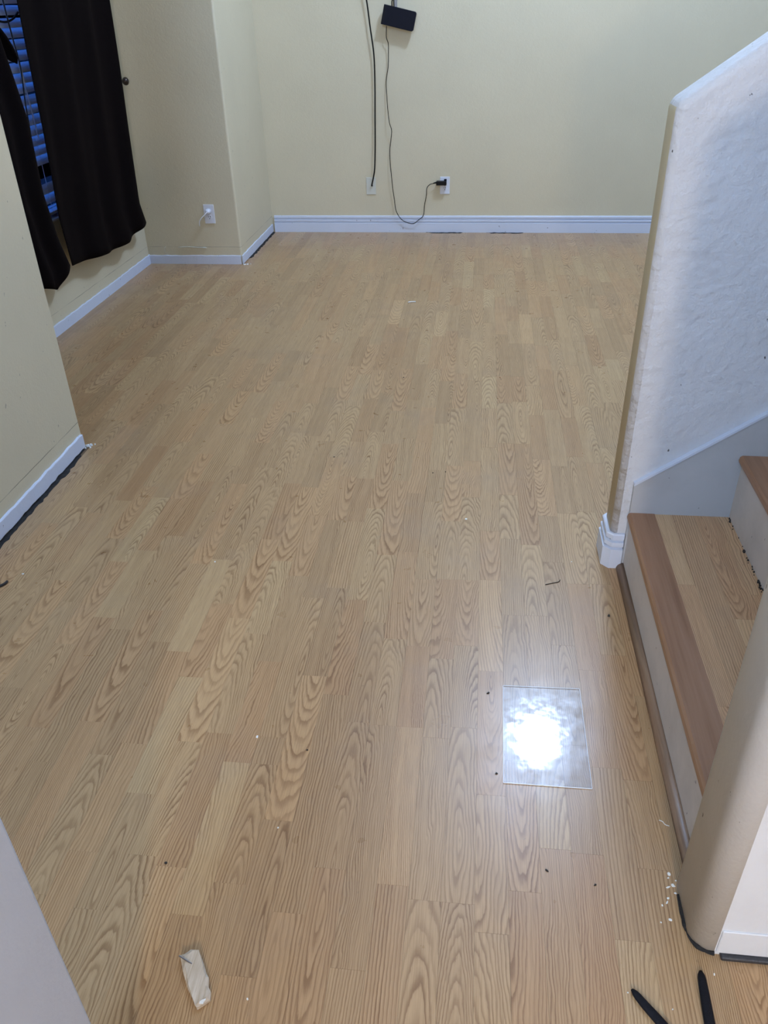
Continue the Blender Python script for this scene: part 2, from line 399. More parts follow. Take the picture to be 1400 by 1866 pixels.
strips = []
k0, k1 = int((XW - PH) / PW) - 1, int((XR - PH) / PW)
for k in range(k0, k1):
    x0, x1 = PH + k * PW, PH + (k + 1) * PW
    for y0, y1 in strip_list(k):
        ym = (y0 + y1) / 2
        if y1 < -0.6: continue
        if x0 > 1.35 and y1 < YS0: continue          # under the stairs
        # parts hidden under walls or behind the camera are not laid
        a, b, c, d = x0, x1, y0, y1
        if b <= XW or (b <= XP + 0.0 and d < YP): continue
        if a < XW: a = XW
        if a < XA and d > YJ:
            if b <= XA: d = min(d, YJ)
            if d - c < 0.01: continue
        if a < XP and c < YP and b <= XP + 0.03: c = max(c, YP)
        if d - c < 0.012: continue
        if a > XS + 0.02 and YH0 < c and d < YS0: 
            if a > XRISE: continue
        strips.append((a, b, c, d, k, ym))

def to_px(p):
    q = Vector(p) - EYE; z = q.dot(FWD)
    if z < 0.05: return None
    return 700 + 1457 * q.dot(RIGHT) / z, 933 + 1457 * q.dot(DOWN) / z
def seen_area(s):
    pts = []
    for i in range(5):
        y = s[2] + (s[3] - s[2]) * (i + 0.5) / 5; x = (s[0] + s[1]) / 2
        q = to_px((x, y, 0))
        if q is None or not (0 < q[0] < 1400 and 0 < q[1] < 1866): continue
        if y < YS0 and x > XRISE and y > YH0: continue
        if y > YS1 and x > XS and y / 2.19 * 0.45 < x: continue
        d = (Vector((x, y, 0)) - EYE).length; pts.append(1.0 / d ** 3)
    return sum(pts) * (s[1] - s[0]) * (s[3] - s[2])
strips.sort(key=lambda s: -seen_area(s))

def strip_mesh_data(s, vs, fs, uvs, rn):
    a, b, c, d, k, ym = s; g = 0.00014; a += g; b -= g; c += g; d -= g
    rr = random.Random(hash((k, round(c, 3))) & 0xffff)
    r0, r1, r2, r3 = rr.random(), rr.random(), rr.random(), rr.random()
    r3 = 0.18 + 0.62 * r3
    if rr.random() < 0.10: r3 = 0.97
    if rr.random() < 0.16: r3 = 0.10
    for (pk, py), val in PALE.items():
        if pk == k and c <= py <= d: r3 = val
    z1 = rr.uniform(-0.00012, 0.0); z0 = -0.004
    n = len(vs); cx, cy = PH + (k + 0.5) * PW, (c + d) / 2
    P = [(a, c, z0), (b, c, z0), (b, d, z0), (a, d, z0), (a, c, z1), (b, c, z1), (b, d, z1), (a, d, z1)]
    vs += P; rn += [(r0, r1, r2, r3)] * 8
    for f in ((4, 5, 6, 7), (0, 1, 5, 4), (1, 2, 6, 5), (2, 3, 7, 6), (3, 0, 4, 7)):
        fs.append([n + i for i in f])
        uvs += [(P[i][0] - cx, P[i][1] - cy) for i in f]
def strips_object(name, group, mat, parent):
    vs, fs, uvs, rn = [], [], [], []
    for s in group: strip_mesh_data(s, vs, fs, uvs, rn)
    me = bpy.data.meshes.new(name); me.from_pydata(vs, [], fs)
    ul = me.uv_layers.new(name='UVMap')
    ul.data.foreach_set('uv', [x for q in uvs for x in q])
    ca = me.color_attributes.new('rnd', 'FLOAT_COLOR', 'POINT')
    ca.data.foreach_set('color', [x for q in rn for x in q])
    return link_mesh(name, me, mat, parent)
for s in strips[:300]: strips_object('floor_strip', [s], M['floor'], floor)
tag(strips_object('floor_strips_beyond', strips[300:], M['floor'], floor), kind='stuff')

# ------------------------------------------------------------------ walls, ceiling
struct('ceiling', MB().box((XW - 0.15, YN - 0.1, ZC), (XR + 0.1, YB + 0.1, ZC + 0.1)), M['ceiling'])
struct('wall_back', MB().box((XA - 0.12, YB, -0.05), (XR + 0.1, YB + 0.12, ZC)), M['yellow'])
struct('wall_right', MB().box((XR, YN, -0.05), (XR + 0.1, YB, ZC)), M['hall_white'])
struct('wall_behind_camera', MB().box((XP, YN - 0.1, -0.05), (XR + 0.1, YN, ZC)), M['hall_white'])

def rounded_block(x0, x1, y0, y1, z0, z1, r, corners, seg=6):
    """vertical block; corners: set of 'x0y0', 'x1y0' ... that get a radius r"""
    pts = []
    for key, cx, cy, a0 in (('x0y0', x0, y0, 180), ('x1y0', x1, y0, 270), ('x1y1', x1, y1, 0), ('x0y1', x0, y1, 90)):
        if key in corners:
            ox = x0 + r if key[:2] == 'x0' else x1 - r; oy = y0 + r if key[2:] == 'y0' else y1 - r
            for i in range(seg + 1):
                a = math.radians(a0 + 90 * i / seg); pts.append((ox + r * math.cos(a), oy + r * math.sin(a)))
        else: pts.append((cx, cy))
    return pts
# jog between window niche and back wall (front face and right side), rounded outer corner
pj = rounded_block(XW - 0.12, XA, YJ, YB + 0.12, 0, ZC, 0.014, {'x1y0'})
o = struct('wall_jog', MB().prism(pj, -0.05, ZC), M['yellow_line'])
# near left wall with its free end
pl = rounded_block(XP - 0.83, XP, YN - 0.1, YP, 0, ZC, 0.008, {'x1y1'})
struct('wall_left', MB().prism(pl, -0.05, ZC), M['yellow_line'])
# window wall with opening
WY0, WY1, WZ0, WZ1 = 3.10, 4.98, 0.55, 2.10
mb = MB(); T = XW - 0.12
mb.box((T, YP, -0.05), (XW, WY0, ZC)); mb.box((T, WY1, -0.05), (XW, YJ, ZC))
mb.box((T, WY0, -0.05), (XW, WY1, WZ0)); mb.box((T, WY0, WZ1), (XW, WY1, ZC))
struct('wall_window', mb, M['yellow_line'])
# hall wall at the lower left of the view
struct('wall_hall_left', MB().prism(rounded_block(-0.62, -0.5, YN, 0.517, 0, ZC, 0.006, {'x1y1', 'x0y1'}, 3), -0.004, 1.20), M['hall_white'])

def sloped_wall(name, x0, x1, y0, y1, ztop0, slope, r, mats, pick):
    mb = MB(); bm = mb.bm
    prof = [(x0, -0.004), (x1, -0.004), (x1, ztop0 + slope * (x1 - x0)), (x0, ztop0)]
    mb.prism(prof, y0, y1, 'Y')
    bmesh.ops.recalc_face_normals(bm, faces=bm.faces[:])
    es = []
    for e in bm.edges:
        a, b = e.verts[0].co, e.verts[1].co
        end = abs(a.x - x0) < 1e-5 and abs(b.x - x0) < 1e-5 and (abs(a.z - b.z) > 0.5)
        top = min(a.z, b.z) > 0.5 and not (abs(a.x - x1) < 1e-5 and abs(b.x - x1) < 1e-5)
        if end or top: es.append(e)
    bmesh.ops.bevel(bm, geom=es, offset=r, segments=6, affect='EDGES', profile=0.5)
    me = mb.mesh(name)
    ob = link_mesh(name, me, mats)
    for p in me.polygons:
        p.material_index = pick(p); p.use_smooth = p.area < 0.2
    return tag(ob, kind='structure')
def pick_stair(p):
    n, c = p.normal, p.center
    if n.z > 0.25: return 0
    if n.y < -0.30: return 0
    return 1
sloped_wall('wall_stair', XS, XR, YS0, YS1, 1.292, 0.70, 0.020, [M['white_wall'], M['yellow']], pick_stair)
sloped_wall('wall_hall_right', XH, XR, YH0, YH1, 1.292, 0.70, 0.042, [M['newel_white'], M['newel_white']], lambda p: 0)

# ------------------------------------------------------------------ baseboards
PROF = [(0, 0.121), (0.008, 0.121), (0.011, 0.117), (0.011, 0.103), (0.0035, 0.100), (0.0035, 0.0945), (0.0135, 0.0925), (0.0135, 0.0790),
        (0.0055, 0.0760), (0.0055, 0.0710), (0.0165, 0.0690), (0.0165, 0.0), (0, 0.0)]
mb = MB(); mb.prism([(YB - d, z) for d, z in PROF], XA + 0.02, XR, 'X')
struct('baseboard_back', mb, M['trim'])
def rough_board(name, p0, p1, nrm, h, th=0.006, gap=0.0, seed=1):
    """short plain strip with a ragged upper edge along p0 -> p1, standing off along nrm"""
    rr = random.Random(seed); p0, p1, nrm = Vector(p0), Vector(p1), Vector(nrm); n = max(4, int((p1 - p0).length / 0.03))
    bm = bmesh.new(); prev = None
    for i in range(n + 1):
        p = p0.lerp(p1, i / n); hh = h + rr.uniform(-0.0025, 0.0025); g = gap * (0.55 + 0.45 * rr.random())
        t = th + rr.uniform(-0.0008, 0.0008)
        cur = [bm.verts.new(p + Vector((0, 0, g))), bm.verts.new(p + nrm * t + Vector((0, 0, g))),
               bm.verts.new(p + nrm * t + Vector((0, 0, hh - 0.003))), bm.verts.new(p + nrm * (t - 0.002) + Vector((0, 0, hh))), bm.verts.new(p + Vector((0, 0, hh)))]
        if prev:
            for a in range(5): bm.faces.new((prev[a], prev[(a + 1) % 5], cur[(a + 1) % 5], cur[a]))
        else: bm.faces.new(cur)
        prev = cur
    bm.faces.new(prev[::-1]); bmesh.ops.recalc_face_normals(bm, faces=bm.faces[:])
    me = bpy.data.meshes.new(name); bm.to_mesh(me); bm.free()
    return tag(link_mesh(name, me, M['rough_strip']), kind='structure')
rough_board('baseboard_window', (XW, YP, 0), (XW, YJ, 0), (1, 0, 0), 0.060, 0.008, 0.0, 2)
rough_board('baseboard_jog', (XW + 0.008, YJ, 0), (XA - 0.008, YJ, 0), (0, -1, 0), 0.058, 0.007, 0.0, 3)
rough_board('baseboard_jog_side', (XA, YJ - 0.007, 0), (XA, YB - 0.012, 0), (1, 0, 0), 0.060, 0.007, 0.006, 4)
rough_board('baseboard_left', (XP, YN, 0), (XP, YP - 0.01, 0), (1, 0, 0), 0.064, 0.009, 0.012, 5)
# solid black strips standing for the shade in gaps below the baseboards
def gap_line(name, a, b, seed, k=1.0):
    rr = random.Random(seed); a, b = Vector(a), Vector(b); n = int((b - a).length / 0.02); s = (b - a).normalized().cross(Vector((0, 0, 1)))
    bm = bmesh.new(); pr = None
    for i in range(n + 1):
        p = a.lerp(b, i / n); w = k * (0.006 + 0.004 * rr.random() if 0.02 < i / n < 0.98 else 0.003)
        h = (0.005 + 0.006 * rr.random()) * k if k == 1.0 else 0.0006 + 0.004 * rr.random() ** 3
        cur = [bm.verts.new(p), bm.verts.new(p + s * w), bm.verts.new(p + s * w * 0.5 + Vector((0, 0, h))), bm.verts.new(p + Vector((0, 0, h)))]
        if pr:
            for k in range(4): bm.faces.new((pr[k], pr[(k + 1) % 4], cur[(k + 1) % 4], cur[k]))
        pr = cur
    me = bpy.data.meshes.new(name); bmesh.ops.recalc_face_normals(bm, faces=bm.faces[:]); bm.to_mesh(me); bm.free()
    return me
for nm, a, b, sd in (('gap_shade_1', (XP + 0.0005, 0.6, 0.0), (XP + 0.0005, YP - 0.02, 0.0), 3), ('gap_shade_2', (XA + 0.0005, YJ + 0.12, 0), (XA + 0.0005, YB - 0.02, 0), 4), ('gap_shade_5', (-0.40, YB - 0.0166, 0.0), (-0.12, YB - 0.0166, 0.0), 6), ('gap_shade_6', (0.06, YB - 0.0166, 0.0), (0.34, YB - 0.0166, 0.0), 9)):
    tag(link_mesh(nm, gap_line(nm, a, b, sd, 1.0 if sd < 4 else 0.45), M['gapblack']), kind='structure')
# moulded base trim wrapped round the free end of the stair wall
def wrap_trim(name, x_end, xb, ya, yb, mat):
    """profile swept round three sides: front face y=ya, end x=x_end, back face y=yb; chamfered corners"""
    ch = 0.012; mb = MB(); bm = mb.bm
    rings = []
    for d, z in PROF:
        rings.append([bm.verts.new(v) for v in ((xb, ya - d, z), (x_end + ch - d * 0.41, ya - d, z), (x_end - d, ya + ch - d * 0.41, z),
                                                (x_end - d, yb - ch + d * 0.41, z), (x_end + ch - d * 0.41, yb + d, z), (x_end + 1.2, yb + d, z))])
    n = len(rings)
    for i in range(n):
        a, b = rings[i], rings[(i + 1) % n]
        for k in range(5): bm.faces.new((a[k], a[k + 1], b[k + 1], b[k]))
    bm.faces.new([r[0] for r in rings]); bm.faces.new([r[-1] for r in rings])
    return tag(mb.build(name, mat), kind='structure')
wrap_trim('baseboard_stair_end', XS + 0.0005, XRISE - 0.008, YS0, YS1, M['trim'])
# flat base strip on the hall side of the near stair wall and the dark strip under it
mb = MB(); mb.box((XH + 0.044, YH0 - 0.004, 0.010), (XR, YH0 + 0.004, 0.078), 0.0015, 1)
struct('baseboard_hall', mb, M['newel_white'])
mb = MB(); mb.box((XH + 0.052, YH0 - 0.013, 0.0), (XR, YH0 + 0.002, 0.010), 0.002, 1)
struct('trim_3', mb, M['strip_dark'])
# grimy black line at the foot of the near stair wall's rounded end
rr = random.Random(5); mb = MB(); path = []
for i in range(41):
    t = i / 40
    if t < 0.55: path.append((XH - 0.0005, YH1 - 0.055 - (YH1 - YH0 - 0.097) * t / 0.55, 0.005))
    else:
        a = math.radians(180 + 90 * (t - 0.55) / 0.45); path.append((XH + 0.042 + 0.0425 * math.cos(a), YH0 + 0.042 + 0.0425 * math.sin(a), 0.004))
kn = [0.001 + 0.005 * rr.random() ** 1.5 for _ in range(12)]
mb.tube(path, [kn[i * 10 // 40] * (1 - (i * 10 % 40) / 40) + kn[i * 10 // 40 + 1] * (i * 10 % 40) / 40 + 0.0004 * rr.random() for i in range(len(path))], 6)
struct('trim_4', mb, M['gapblack'])

# ------------------------------------------------------------------ window, blind, curtains
w = empty('window_1', (XW - 0.08, (WY0 + WY1) / 2, WZ0)); tag(w, kind='structure')
fx0, fx1 = XW - 0.112, XW - 0.062
mb = MB(); f = 0.045
mb.box((fx0, WY0, WZ0), (fx1, WY0 + f, WZ1)).box((fx0, WY1 - f, WZ0), (fx1, WY1, WZ1)).box((fx0, WY0 + f, WZ0), (fx1, WY1 - f, WZ0 + f)).box((fx0, WY0 + f, WZ1 - f), (fx1, WY1 - f, WZ1))
mb.build('window_frame', M['vinyl'], w)
MB().box((fx0 + 0.008, 4.02, WZ0 + f), (fx1 - 0.004, 4.07, WZ1 - f)).build('mullion', M['vinyl'], w)
for a, b in ((WY0 + f, 4.02), (4.07, WY1 - f)):
    MB().box((fx0 + 0.022, a, WZ0 + f), (fx0 + 0.026, b, WZ1 - f)).build('pane', M['glass'], w)
MB().box((fx1, WY0, WZ0), (XW + 0.012, WY1, WZ0 + 0.012), 0.004, 2).build('window_sill', M['vinyl'], w)

bl = empty('window_blind', (XW - 0.03, 4.0, WZ0 + 0.02))
tag(bl, 'white horizontal slat blind glowing blue between the two dark curtains', 'blind')
by0, by1 = WY0 + 0.02, WY1 - 0.02; xb = XW - 0.030
def slat_mesh(name):
    bm = bmesh.new(); th = math.radians(54); W = 0.050; n = 4; tk = 0.0016
    up, lo = [], []
    for i in range(n + 1):
        s = (i / n - 0.5) * W; cr = 0.0035 * (1 - (2 * i / n - 1) ** 2)
        x = s * math.cos(th) + cr * math.sin(th); z = -s * math.sin(th) + cr * math.cos(th)
        up.append([bm.verts.new((x, y, z)) for y in (by0, by1)]); lo.append([bm.verts.new((x - tk * math.sin(th), y, z - tk * math.cos(th))) for y in (by0, by1)])
    for i in range(n):
        bm.faces.new((up[i][0], up[i + 1][0], up[i + 1][1], up[i][1])); bm.faces.new((lo[i][0], lo[i][1], lo[i + 1][1], lo[i + 1][0]))
    for i in (0, n): bm.faces.new((up[i][0], up[i][1], lo[i][1], lo[i][0]))
    for e in (0, 1): bm.faces.new([q[e] for q in up] + [q[e] for q in lo[::-1]])
    bmesh.ops.recalc_face_normals(bm, faces=bm.faces[:])
    me = bpy.data.meshes.new(name); bm.to_mesh(me); bm.free(); me.materials.append(M['slat'])
    return me
sm = slat_mesh('slat')
z = 2.03; zs = []
while z > 0.63:
    if not (0.715 < z < 0.80): zs.append(z)
    z -= 0.0475
rr = random.Random(3)
for z in zs:
    o = bpy.data.objects.new('slat', sm); COL.objects.link(o); o.parent = bl
    o.matrix_parent_inverse = Matrix.Translation(bl.location).inverted()
    o.location = (xb, 0, z); o.rotation_euler = (rr.uniform(-0.004, 0.004) * 0.3, rr.uniform(-0.03, 0.03), 0)
MB().box((xb - 0.025, by0, 0.578), (xb + 0.025, by1, 0.594), 0.003, 2).build('bottom_rail', M['vinyl'], bl)
MB().box((xb - 0.025, by0, 2.06), (xb + 0.025, by1, 2.10), 0.003, 2).build('head_rail', M['vinyl'], bl)
for y in (3.45, 4.27, 4.75):
    MB().tube([(xb + 0.023, y, 2.06), (xb + 0.023, y, 0.59)], 0.0011, 5).build('ladder_cord', M['vinyl'], bl)
wd_ = MB().tube([(xb + 0.040, 4.205, 2.05), (xb + 0.045, 4.225, 1.5), (xb + 0.047, 4.255, 0.955)], 0.0042, 8).build('tilt_wand', M['wand'], bl)
MB().tube([(xb + 0.0463, 4.237, 1.265), (xb + 0.0465, 4.240, 1.205)], 0.006, 8).build('wand_joiner', M['vinyl'], wd_)

def curtain(name, edge_l, edge_r, ztop, hem, folds, x0, seed, label):
    rr = random.Random(seed); nu, nv = 90, 46; ph = rr.uniform(0, 6)
    vs, fs = [], []
    for j in range(nv + 1):
        t = j / nv
        for i in range(nu + 1):
            s = i / nu
            zb = hem(s); z = ztop + (zb - ztop) * t
            ya, yb_ = edge_l(z), edge_r(z); y = ya + (yb_ - ya) * s
            amp = 0.008 + 0.007 * t
            x = x0 + amp * math.sin(ph + folds * 2 * math.pi * (s + 0.03 * math.sin(3 * t + seed)) + 0.7 * math.sin(5 * s + 2 * t)) \
                + 0.004 * math.sin(17 * s + 3.1 * t + seed) * t + 0.002 * math.sin(41 * s + 9 * t)
            vs.append((x, y, z))
    for j in range(nv):
        for i in range(nu):
            a = j * (nu + 1) + i; fs.append((a, a + 1, a + nu + 2, a + nu + 1))
    me = bpy.data.meshes.new(name); me.from_pydata(vs, [], fs)
    c = link_mesh(name, me, M['curtain'], None, smooth=True)
    md = c.modifiers.new('thickness', 'SOLIDIFY'); md.thickness = 0.0025; md.offset = 0
    return tag(c, label, 'curtain', 'dark brown window curtains')
def lerp_tab(tab):
    def f(z):
        for (z0, a), (z1, b) in zip(tab, tab[1:]):
            if z0 >= z >= z1: return a + (b - a) * (z0 - z) / (z0 - z1)
        return tab[0][1] if z > tab[0][0] else tab[-1][1]
    return f
ZR = 2.28
curtain('curtain', lerp_tab([(ZR, 4.22), (1.55, 4.185), (1.0, 4.15), (0.6, 4.10), (0.28, 4.13)]),
        lerp_tab([(ZR, 5.28), (1.55, 5.262), (0.9, 5.215), (0.45, 5.20), (0.31, 5.262), (0.26, 5.262)]), ZR,
        lambda s: 0.345 - 0.075 * math.sin(min(1, s * 1.35) * math.pi / 2) + 0.045 * max(0, s - 0.7) / 0.3, 3.2, -2.175, 3,
        'wide dark brown curtain panel hanging beside the yellow alcove wall')
curtain('curtain', lerp_tab([(ZR, 3.02), (0.28, 3.16)]),
        lerp_tab([(ZR, 3.80), (1.55, 3.90), (1.36, 3.945), (1.07, 4.01), (0.74, 4.00), (0.5, 4.05), (0.35, 4.115), (0.27, 4.10)]), ZR,
        lambda s: lerp_tab([(1.0, 0.350), (0.84, 0.268), (0.68, 0.318), (0.0, 0.30)])(s), 4.0, -2.170, 9,
        'dark brown curtain panel half hidden behind the near left wall')
rod = empty('curtain_rod', (-2.175, 4.2, 2.305)); tag(rod, 'dark curtain rod above the window carrying both brown curtains', 'curtain rod')
MB().tube([(-2.175, 2.93, 2.305), (-2.175, 5.40, 2.305)], 0.012, 12).build('pole', M['bronze'], rod, True)
for y in (2.96, 5.36): MB().tube([(XW, y, 2.305), (-2.175, y, 2.305)], 0.008, 8).build('bracket', M['bronze'], rod, True)
# holdback knob beside the curtain
kb = empty('curtain_holdback', (XW, 5.36, 1.128)); tag(kb, 'dark bronze round knob on the wall at the curtain edge', 'holdback')
MB().lathe([(0.020, 0.0), (0.020, 0.004), (0.007, 0.007), (0.006, 0.06)], (XW, 5.36, 1.128), 'X', 16).build('post', M['bronze'], kb, True)
MB().lathe([(0.006, 0.0), (0.015, 0.004), (0.022, 0.013), (0.0235, 0.022), (0.020, 0.032), (0.012, 0.038), (0.003, 0.040)], (XW + 0.058, 5.36, 1.128), 'X', 20).build('knob', M['bronze'], kb, True)
# black cable and dark bundle hanging before the blind
hc = MB().tube(smooth_path([(-2.20, 4.12, 2.28), (-2.20, 4.118, 1.80), (-2.200, 4.120, 1.545), (-2.205, 4.138, 1.40), (-2.20, 4.138, 1.28), (-2.20, 4.105, 1.13), (-2.198, 4.085, 1.02), (-2.197, 4.06, 0.90)], 6), 0.0032, 8).build('hanging_cable', M['cord'], smooth=True)
tag(hc, 'thin black cable hanging straight down in front of the blue blind', 'cable')
hb = empty('hanging_bundle', (-2.235, 4.0, 1.30)); tag(hb, 'small black bundle hanging in the curtain gap before the blind', 'bundle')
MB().tube(smooth_path([(-2.232, 3.985, 1.470), (-2.232, 4.045, 1.420), (-2.234, 4.100, 1.365), (-2.236, 4.150, 1.315), (-2.238, 4.185, 1.292)], 4),
          [0.030, 0.036, 0.040, 0.042, 0.043, 0.044, 0.044, 0.043, 0.042, 0.040, 0.036, 0.031, 0.026, 0.020, 0.014, 0.008, 0.004], 10, flat=0.45).build('pouch', M['curtain'], hb, True)
MB().tube(smooth_path([(-2.240, 3.985, 1.53), (-2.240, 4.08, 1.478), (-2.240, 4.17, 1.463), (-2.240, 4.25, 1.475), (-2.240, 4.31, 1.50)], 5), 0.005, 8).build('loop', M['cord'], hb, True)

# ------------------------------------------------------------------ things on the back wall
def wall_plate(name, c, face, label, cat, holes=True, mat='plate', parts=()):
    """cover plate; face = 'Y' : lies on a wall facing -Y"""
    x, y, z = c
    t = empty(name, (x, y, z)); tag(t, label, cat, None)
    MB().box((x - 0.036, y - 0.005, z - 0.061), (x + 0.036, y, z + 0.061), 0.0025, 2).build('cover_plate', M[mat], t)
    return t
def receptacle(t, x, y, z, slots=True):
    rc = MB().lathe([(0.0165, 0.0), (0.0165, -0.0022), (0.0155, -0.003)], (x, y - 0.005, z), 'Y', 20).build('receptacle', M['plate'], t)
    if slots:
        for dx, h in ((-0.0064, 0.0045), (0.0064, 0.0038)):
            MB().box((x + dx - 0.0016, y - 0.0085, z + 0.004 - h), (x + dx + 0.0016, y - 0.0078, z + 0.004 + h)).build('slot', M['slot'], rc)
        MB().lathe([(0.0030, 0.0), (0.0030, -0.0008)], (x, y - 0.0078, z - 0.0085), 'Y', 10).build('ground_hole', M['slot'], rc)
ox, oz = -0.262, 0.338
ol = wall_plate('power_outlet', (ox, YB, oz), 'Y', 'white power outlet on the back wall with the black adapter plugged in', 'outlet')
receptacle(ol, ox, YB, oz + 0.0195); receptacle(ol, ox, YB, oz - 0.0195)
MB().lathe([(0.003, 0), (0.003, -0.0012)], (ox, YB - 0.005, oz), 'Y', 8).build('screw', M['steel'], ol)
# black adapter in the upper socket, body pointing left
ad = empty('power_adapter', (ox, YB - 0.02, oz + 0.02)); tag(ad, 'black power adapter plugged into the outlet on the back wall', 'adapter')
MB().box((ox - 0.062, YB - 0.050, oz + 0.008), (ox + 0.013, YB - 0.0085, oz + 0.036), 0.003, 2).build('body', M['black'], ad)
MB().box((ox - 0.006, YB - 0.030, oz + 0.030), (ox + 0.013, YB - 0.0085, oz + 0.047), 0.002, 2).build('shoulder', M['box'], ad)
MB().tube([(ox - 0.060, YB - 0.030, oz + 0.025), (ox - 0.078, YB - 0.030, oz + 0.022), (ox - 0.090, YB - 0.029, oz + 0.017)], [0.007, 0.005, 0.0022], 8).build('strain_relief', M['black'], ad, True)
# blank plate with the aerial cable
cpx, cpz = -0.818, 0.335
cp = wall_plate('cable_plate', (cpx, YB, cpz), 'Y', 'pale blank cable plate on the back wall below the hanging black cable', 'wall plate', mat='wallplate')
MB().lathe([(0.0075, 0), (0.0075, -0.004), (0.0048, -0.005), (0.0048, -0.012)], (cpx + 0.008, YB - 0.005, cpz + 0.004), 'Y', 6).build('connector', M['steel'], cp)
D = YB - 0.030
cx_ = MB().tube(smooth_path([(-0.90, D, 2.10), (-0.855, D, 1.75), (-0.810, D + 0.0, 1.525), (-0.789, D + 0.002, 1.36), (-0.768, D + 0.004, 1.19), (-0.767, D + 0.006, 1.0), (-0.772, D + 0.006, 0.80),
                             (-0.776, D + 0.004, 0.62), (-0.783, D, 0.47), (-0.795, D, 0.40), (-0.808, D + 0.006, 0.35), (cpx + 0.008, YB - 0.017, cpz + 0.004)], 6), 0.0050, 8).build('aerial_cable', M['cord'], smooth=True)
tag(cx_, 'thick black cable hanging down the back wall into the blank plate', 'cable')
# dark box hung askew
cbx = Vector((-0.590, YB - 0.049, 1.410)); tilt = math.radians(12.9)
rot = Matrix.Translation(cbx) @ Matrix.Rotation(tilt, 4, 'Y')
bx = empty('hanging_box', cbx); tag(bx, 'small dark navy electronic box hanging tilted on the back wall', 'electronic box')
mb = MB(); pts = rounded_block(-0.112, 0.112, -0.058, 0.058, 0, 0, 0.013, {'x1y0', 'x1y1'}, 4)
pts = [(p[0], p[1]) for p in pts]
mb.prism(pts, -0.015, 0.015, 'Y'); bmesh.ops.bevel(mb.bm, geom=mb.bm.edges[:], offset=0.002, segments=1, affect='EDGES')
bmesh.ops.transform(mb.bm, matrix=rot, verts=mb.bm.verts[:]); mb.build('case', M['box'], bx)
mb = MB(); mb.box((-0.103, -0.0158, -0.05), (-0.098, -0.0148, 0.05)); bmesh.ops.transform(mb.bm, matrix=rot, verts=mb.bm.verts[:]); mb.build('seam', M['black'], bx)
MB().tube(smooth_path([rot @ Vector((-0.060, 0.0, 0.055)), (-0.636, YB - 0.045, 1.505), (-0.625, YB - 0.045, 1.515), (-0.622, YB - 0.045, 1.49), rot @ Vector((-0.045, 0.0, 0.056))], 4), 0.003, 6).build('hanging_loop', M['cord'], bx, True)
MB().box((-0.622, YB - 0.030, 1.40), (-0.604, YB - 0.0005, 1.78), 0.002, 1).build('mounting_tape', M['strap'], bx)
C0 = YB - 0.045
pc = MB().tube(smooth_path([rot @ Vector((-0.073, 0.0, -0.062)), (-0.678, C0 + 0.01, 1.30), (-0.667, C0 + 0.02, 1.262), (-0.668, C0 + 0.028, 1.20), (-0.672, C0 + 0.032, 1.12), (-0.688, C0 + 0.036, 1.03),
                            (-0.684, C0 + 0.026, 0.94), (-0.678, C0 + 0.02, 0.85), (-0.667, C0 + 0.008, 0.77), (-0.652, C0 + 0.010, 0.72), (-0.660, C0 + 0.030, 0.655),
                            (-0.670, C0 + 0.032, 0.585), (-0.668, C0 + 0.022, 0.50), (-0.660, C0 + 0.018, 0.42), (-0.652, C0 + 0.02, 0.325), (-0.640, C0 + 0.026, 0.235), (-0.628, C0 + 0.020, 0.16),
                            (-0.590, C0 + 0.012, 0.103), (-0.545, C0 + 0.010, 0.078), (-0.495, C0 + 0.010, 0.070), (-0.455, C0 + 0.010, 0.098), (-0.420, C0 + 0.014, 0.130),
                            (-0.412, C0 + 0.018, 0.20), (-0.398, C0 + 0.018, 0.275), (-0.394, C0 + 0.014, 0.325), (-0.372, C0 + 0.014, 0.350), (ox - 0.090, YB - 0.029, oz + 0.017)], 5), 0.0027, 6).build('power_cord', M['cord'], ad, True)
# outlet on the jog
jx, jz = -1.797, 0.331
jo = wall_plate('power_outlet', (jx, YJ, jz), 'Y', 'white outlet with a white plug, low on the shaded wall by the curtain', 'outlet')
receptacle(jo, jx, YJ, jz + 0.0195, False); receptacle(jo, jx, YJ, jz - 0.0195)
jp = empty('white_plug', (jx, YJ - 0.01, jz + 0.02)); tag(jp, 'white plug with a short cut cord in the outlet by the curtain', 'plug')
MB().lathe([(0.017, 0.0), (0.018, -0.012), (0.014, -0.026), (0.008, -0.034)], (jx - 0.002, YJ - 0.0082, jz + 0.0195), 'Y', 16).build('plug_body', M['plate'], jp, True)
MB().tube(smooth_path([(jx - 0.002, YJ - 0.040, jz + 0.0195), (jx - 0.012, YJ - 0.055, jz + 0.010), (jx - 0.036, YJ - 0.075, jz - 0.012), (jx - 0.050, YJ - 0.078, jz - 0.034), (jx - 0.052, YJ - 0.078, jz - 0.062)], 5), 0.0023, 7).build('plug_cord', M['plate'], jp, True)
# peeled paint curl on the jog's baseboard
pk = MB().tube(smooth_path([(-2.135, YJ - 0.003, 0.115), (-2.143, YJ - 0.010, 0.110), (-2.147, YJ - 0.010, 0.088), (-2.138, YJ - 0.006, 0.070), (-2.128, YJ - 0.004, 0.068)], 4), 0.0028, 6, flat=0.4).build('paint_curl', M['wallplate'], smooth=True)
tag(pk, 'peeling curl of yellow paint above the baseboard left of the outlet', 'paint peel')
pk = MB().tube(smooth_path([(-2.05, YJ - 0.004, 0.112), (-1.98, YJ - 0.008, 0.116), (-1.91, YJ - 0.007, 0.113), (-1.845, YJ - 0.006, 0.110)], 4), [0.001] + [0.003] * 10 + [0.005, 0.002], 6).build('caulk_strip', M['wallplate'], smooth=True)
tag(pk, 'loose strip of caulk peeling off below the white outlet', 'caulk')

